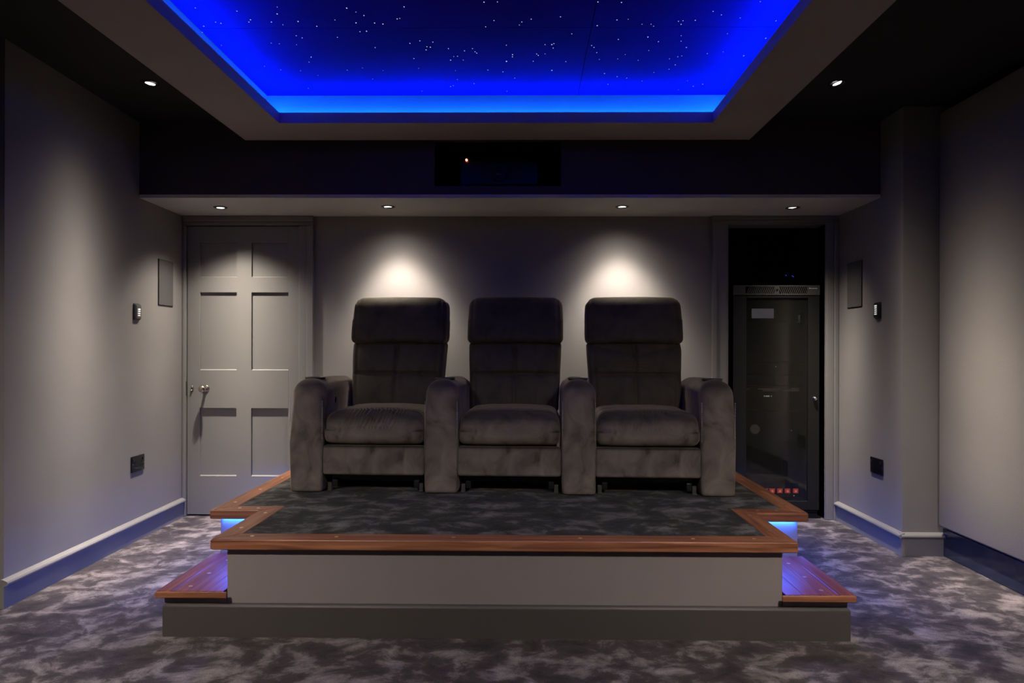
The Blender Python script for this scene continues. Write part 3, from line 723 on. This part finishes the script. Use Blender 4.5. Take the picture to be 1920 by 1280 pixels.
socket((LWx(4.162), 4.162, .425), rl, 'double black socket low on the wall left of the door')
socket((XR, 4.21, .420), rr, 'double black socket low on the wall right of the niche')

# ------------------------------------------------------------------ equipment rack in the niche
KX0, KX1, KY0, KY1, KZ = 1.436, 2.036, 4.775, 5.45, 1.624
rack = thing('equipment_rack', 'tall black equipment cabinet with a smoked glass door, in the niche', 'cabinet', ((KX0+KX1)/2, KY0, 0))
hw = .300
obj('cabinet_shell', BXS([(-hw, -hw+.012, .03, .675, .05, KZ-.07), (hw-.012, hw, .03, .675, .05, KZ-.07), (-hw+.012, hw-.012, .663, .675, .05, KZ-.07), (-hw, hw, .03, .675, .035, .05)]), M_metal, rack)
obj('top_cover', BX(-hw, hw, .012, .675, KZ-.008, KZ), M_metal, rack, bevel=.002)
obj('vent_frame', BXS([(-hw, hw, -.004, .012, KZ-.010, KZ), (-hw, hw, -.004, .012, KZ-.068, KZ-.058), (-hw, -.215, -.004, .012, KZ-.058, KZ-.010), (.215, hw, -.004, .012, KZ-.058, KZ-.010), (-.012, .020, -.004, .012, KZ-.058, KZ-.010)]), M_metal2, rack)
obj('vent_backing', BX(-.215, .215, .014, .018, KZ-.06, KZ-.008), M_matte, rack)
b = bmesh.new()
for i in range(15):
    for sg in (-1, 1):
        x0 = (-.200+i*.0135) if sg < 0 else (.030+i*.0135)
        sl = .020 if sg < 0 else -.020
        xs2 = [x0, x0+.0062, x0+.0062+sl, x0+sl]
        if sg < 0: xs2 = [q-.008 for q in xs2]
        else: xs2 = [q+.004 for q in xs2]
        zs2 = [KZ-.058, KZ-.058, KZ-.010, KZ-.010]
        lo = [b.verts.new((x, -.003, z)) for x, z in zip(xs2, zs2)]; hi = [b.verts.new((x, .010, z)) for x, z in zip(xs2, zs2)]
        b.faces.new(lo); b.faces.new(hi[::-1])
        for q in range(4): b.faces.new([lo[q], lo[(q+1) % 4], hi[(q+1) % 4], hi[q]])
obj('vent_fin', b, M_metal2, rack, kind='stuff')
b = bmesh.new(); disc(b, (.004, -.004, KZ-.034), .009, .001, 14, 'y'); obj('badge', b, M_black, rack)
obj('maker_plate', BXS([(.225, .240, -.0055, -.004, KZ-.024, KZ-.019), (.243, .282, -.0055, -.004, KZ-.024, KZ-.020)]), M_whiteled if False else mat('small_plate', (.45, .45, .55), .4), rack)
GX0, GX1, GZ0, GZ1 = -.206, .222, .122, KZ-.088
gd = obj('door_frame', BXS([(-hw, GX0, 0, .028, .06, KZ-.072), (GX1, hw, 0, .028, .06, KZ-.072), (GX0, GX1, 0, .028, .06, GZ0), (GX0, GX1, 0, .028, GZ1, KZ-.072)]), M_metal, rack, bevel=.002)
obj('glass_pane', BX(GX0+.001, GX1-.001, .010, .014, GZ0+.001, GZ1-.001), M_glass, gd)
b = bmesh.new(); lathe(b, [(0, .018), (.008, .018), (.0125, .014), (.0125, .004), (.016, .002), (.016, 0), (0, 0)], 20, Matrix.Translation((.268, 0, .835)) @ Matrix.Rotation(R(90), 4, 'X'))
obj('door_lock', b, M_chrome, gd, smooth=True)
obj('plinth', BX(-hw+.01, hw-.01, .01, .66, .0, .034), M_black, rack)
for sx in (-1, 1):
    rail = obj('mounting_rail', BX(sx*.225-.012, sx*.225+.012, .070, .085, .055, KZ-.075), M_metal, rack)
    b = bmesh.new()
    for i in range(60): box(b, sx*.225-.004, sx*.225+.004, .068, .0705, .09+i*.0235, .098+i*.0235)
    obj('rail_hole', b, M_matte, rail, kind='stuff')
rx = (KX0+KX1)/2
def unit(name, z0, z1, lab, cat, m=M_metal, depth=.35):
    t = thing(name, lab, cat, (rx, KY0+.07, z0))
    obj('case', BX(-.205, .205, .002, depth, .001, z1-z0-.001), m, t, bevel=.001)
    obj('faceplate', BX(-.212, .212, -.006, .002, .001, z1-z0-.001), m, t, bevel=.0012)
    return t
zpx = lambda py: 1.165 + (660-py)/264.0
u1 = unit('media_player', zpx(604), zpx(562), 'black rack unit with a pale display, topmost behind the cabinet glass', 'player')
obj('display', BX(-.150, .005, -.0085, -.006, .020, .088), M_label, u1)['label'] = 'pale lilac display'
u2 = unit('blank_drawer', zpx(679), zpx(606), 'plain black rack drawer below the pale display', 'drawer')
u3 = unit('amplifier', zpx(704), zpx(681), 'black amplifier below the plain rack drawer', 'amplifier')
b = bmesh.new(); disc(b, (.02, -.008, .058), .0035, .002, 8, 'y'); obj('power_light', b, M_whiteled, u3)
u4 = unit('disc_player', zpx(724), zpx(706), 'slim black disc player above the receiver', 'player')
u5 = unit('receiver', zpx(770), zpx(725), 'black receiver with a line of fine print and a tiny lit readout', 'receiver')
b = bmesh.new()
random.seed(3)
def dashes(b, x0, x1, z, h, ymin=-.0075):
    x = x0
    while x < x1:
        l = random.uniform(.004, .011)
        box(b, x, min(x+l, x1), ymin, -.006, z, z+h); x += l+.0022
dashes(b, -.19, -.165, .148, .003); dashes(b, -.105, .055, .148, .003); dashes(b, -.07, .03, .137, .0028)
dashes(b, .13, .185, .153, .003); dashes(b, .10, .185, .144, .003); dashes(b, .07, .185, .135, .003)
obj('fine_print', b, M_txt, u5, kind='stuff')
b = bmesh.new()
for x0, x1 in ((-.062, -.057), (-.050, -.044), (-.041, -.035), (-.032, -.024), (-.012, -.008)): box(b, x0, x1, -.008, -.006, .095, .104)
obj('readout', b, M_whiteled, u5)
u6 = unit('control_amplifier', zpx(826), zpx(772), 'black control amplifier with a pale disc added for a reflection in the glass', 'amplifier')
b = bmesh.new(); lathe(b, [(0, .014), (.026, .014), (.032, .011), (.034, 0), (0, 0)], 28, Matrix.Translation((-.125, -.006, .078)) @ Matrix.Rotation(R(90), 4, 'X'))  # faintly glowing disc added as a reflection in the cabinet glass
obj('reflection_disc', b, mat('reflection_grey', (.30, .28, .26), .5, emit=(.5, .46, .42, 1), estr=.10), u6, smooth=True)['label'] = 'round pale grey disc standing for a reflection in the glass'
b = bmesh.new(); disc(b, (.13, -.008, .07), .003, .002, 8, 'y'); obj('power_light', b, M_whiteled, u6)
u7 = unit('power_strip', .135, .235, 'black power strip with a row of glowing red switches, at the cabinet foot', 'power strip')
for i, px in enumerate((1440, 1453, 1467, 1481, 1496)):
    x = (px-1448.0)/262.0 - .022 - .0
    o = obj('rocker_switch', BX(x-.018+.0, x+.018, -.012, -.006, .030, .062), M_redsw, u7, bevel=.002)
    obj('switch_lamp', BX(x-.007, x+.007, -.014, -.012, .036, .052), M_redhot, o, bevel=.002)
b = bmesh.new(); disc(b, (.15, -.008, .012), .0035, .002, 8, 'y'); obj('power_light', b, M_whiteled, u7)
# two tiny blue lights in the dark above the cabinet
hub = thing('network_switch', 'small box with blue lights in the dark above the cabinet, by the niche wall', 'network box', (1.98, 5.10, KZ))
obj('case', BX(-.075, .02, 0, .12, 0.001, .13), M_black, hub, bevel=.003)
for i, x in enumerate((-.055, -.008, -.001)):
    b = bmesh.new(); disc(b, (x, 0, .105 - .005*i), .0028, .003, 8, 'y'); obj('status_light', b, M_blueled, hub)
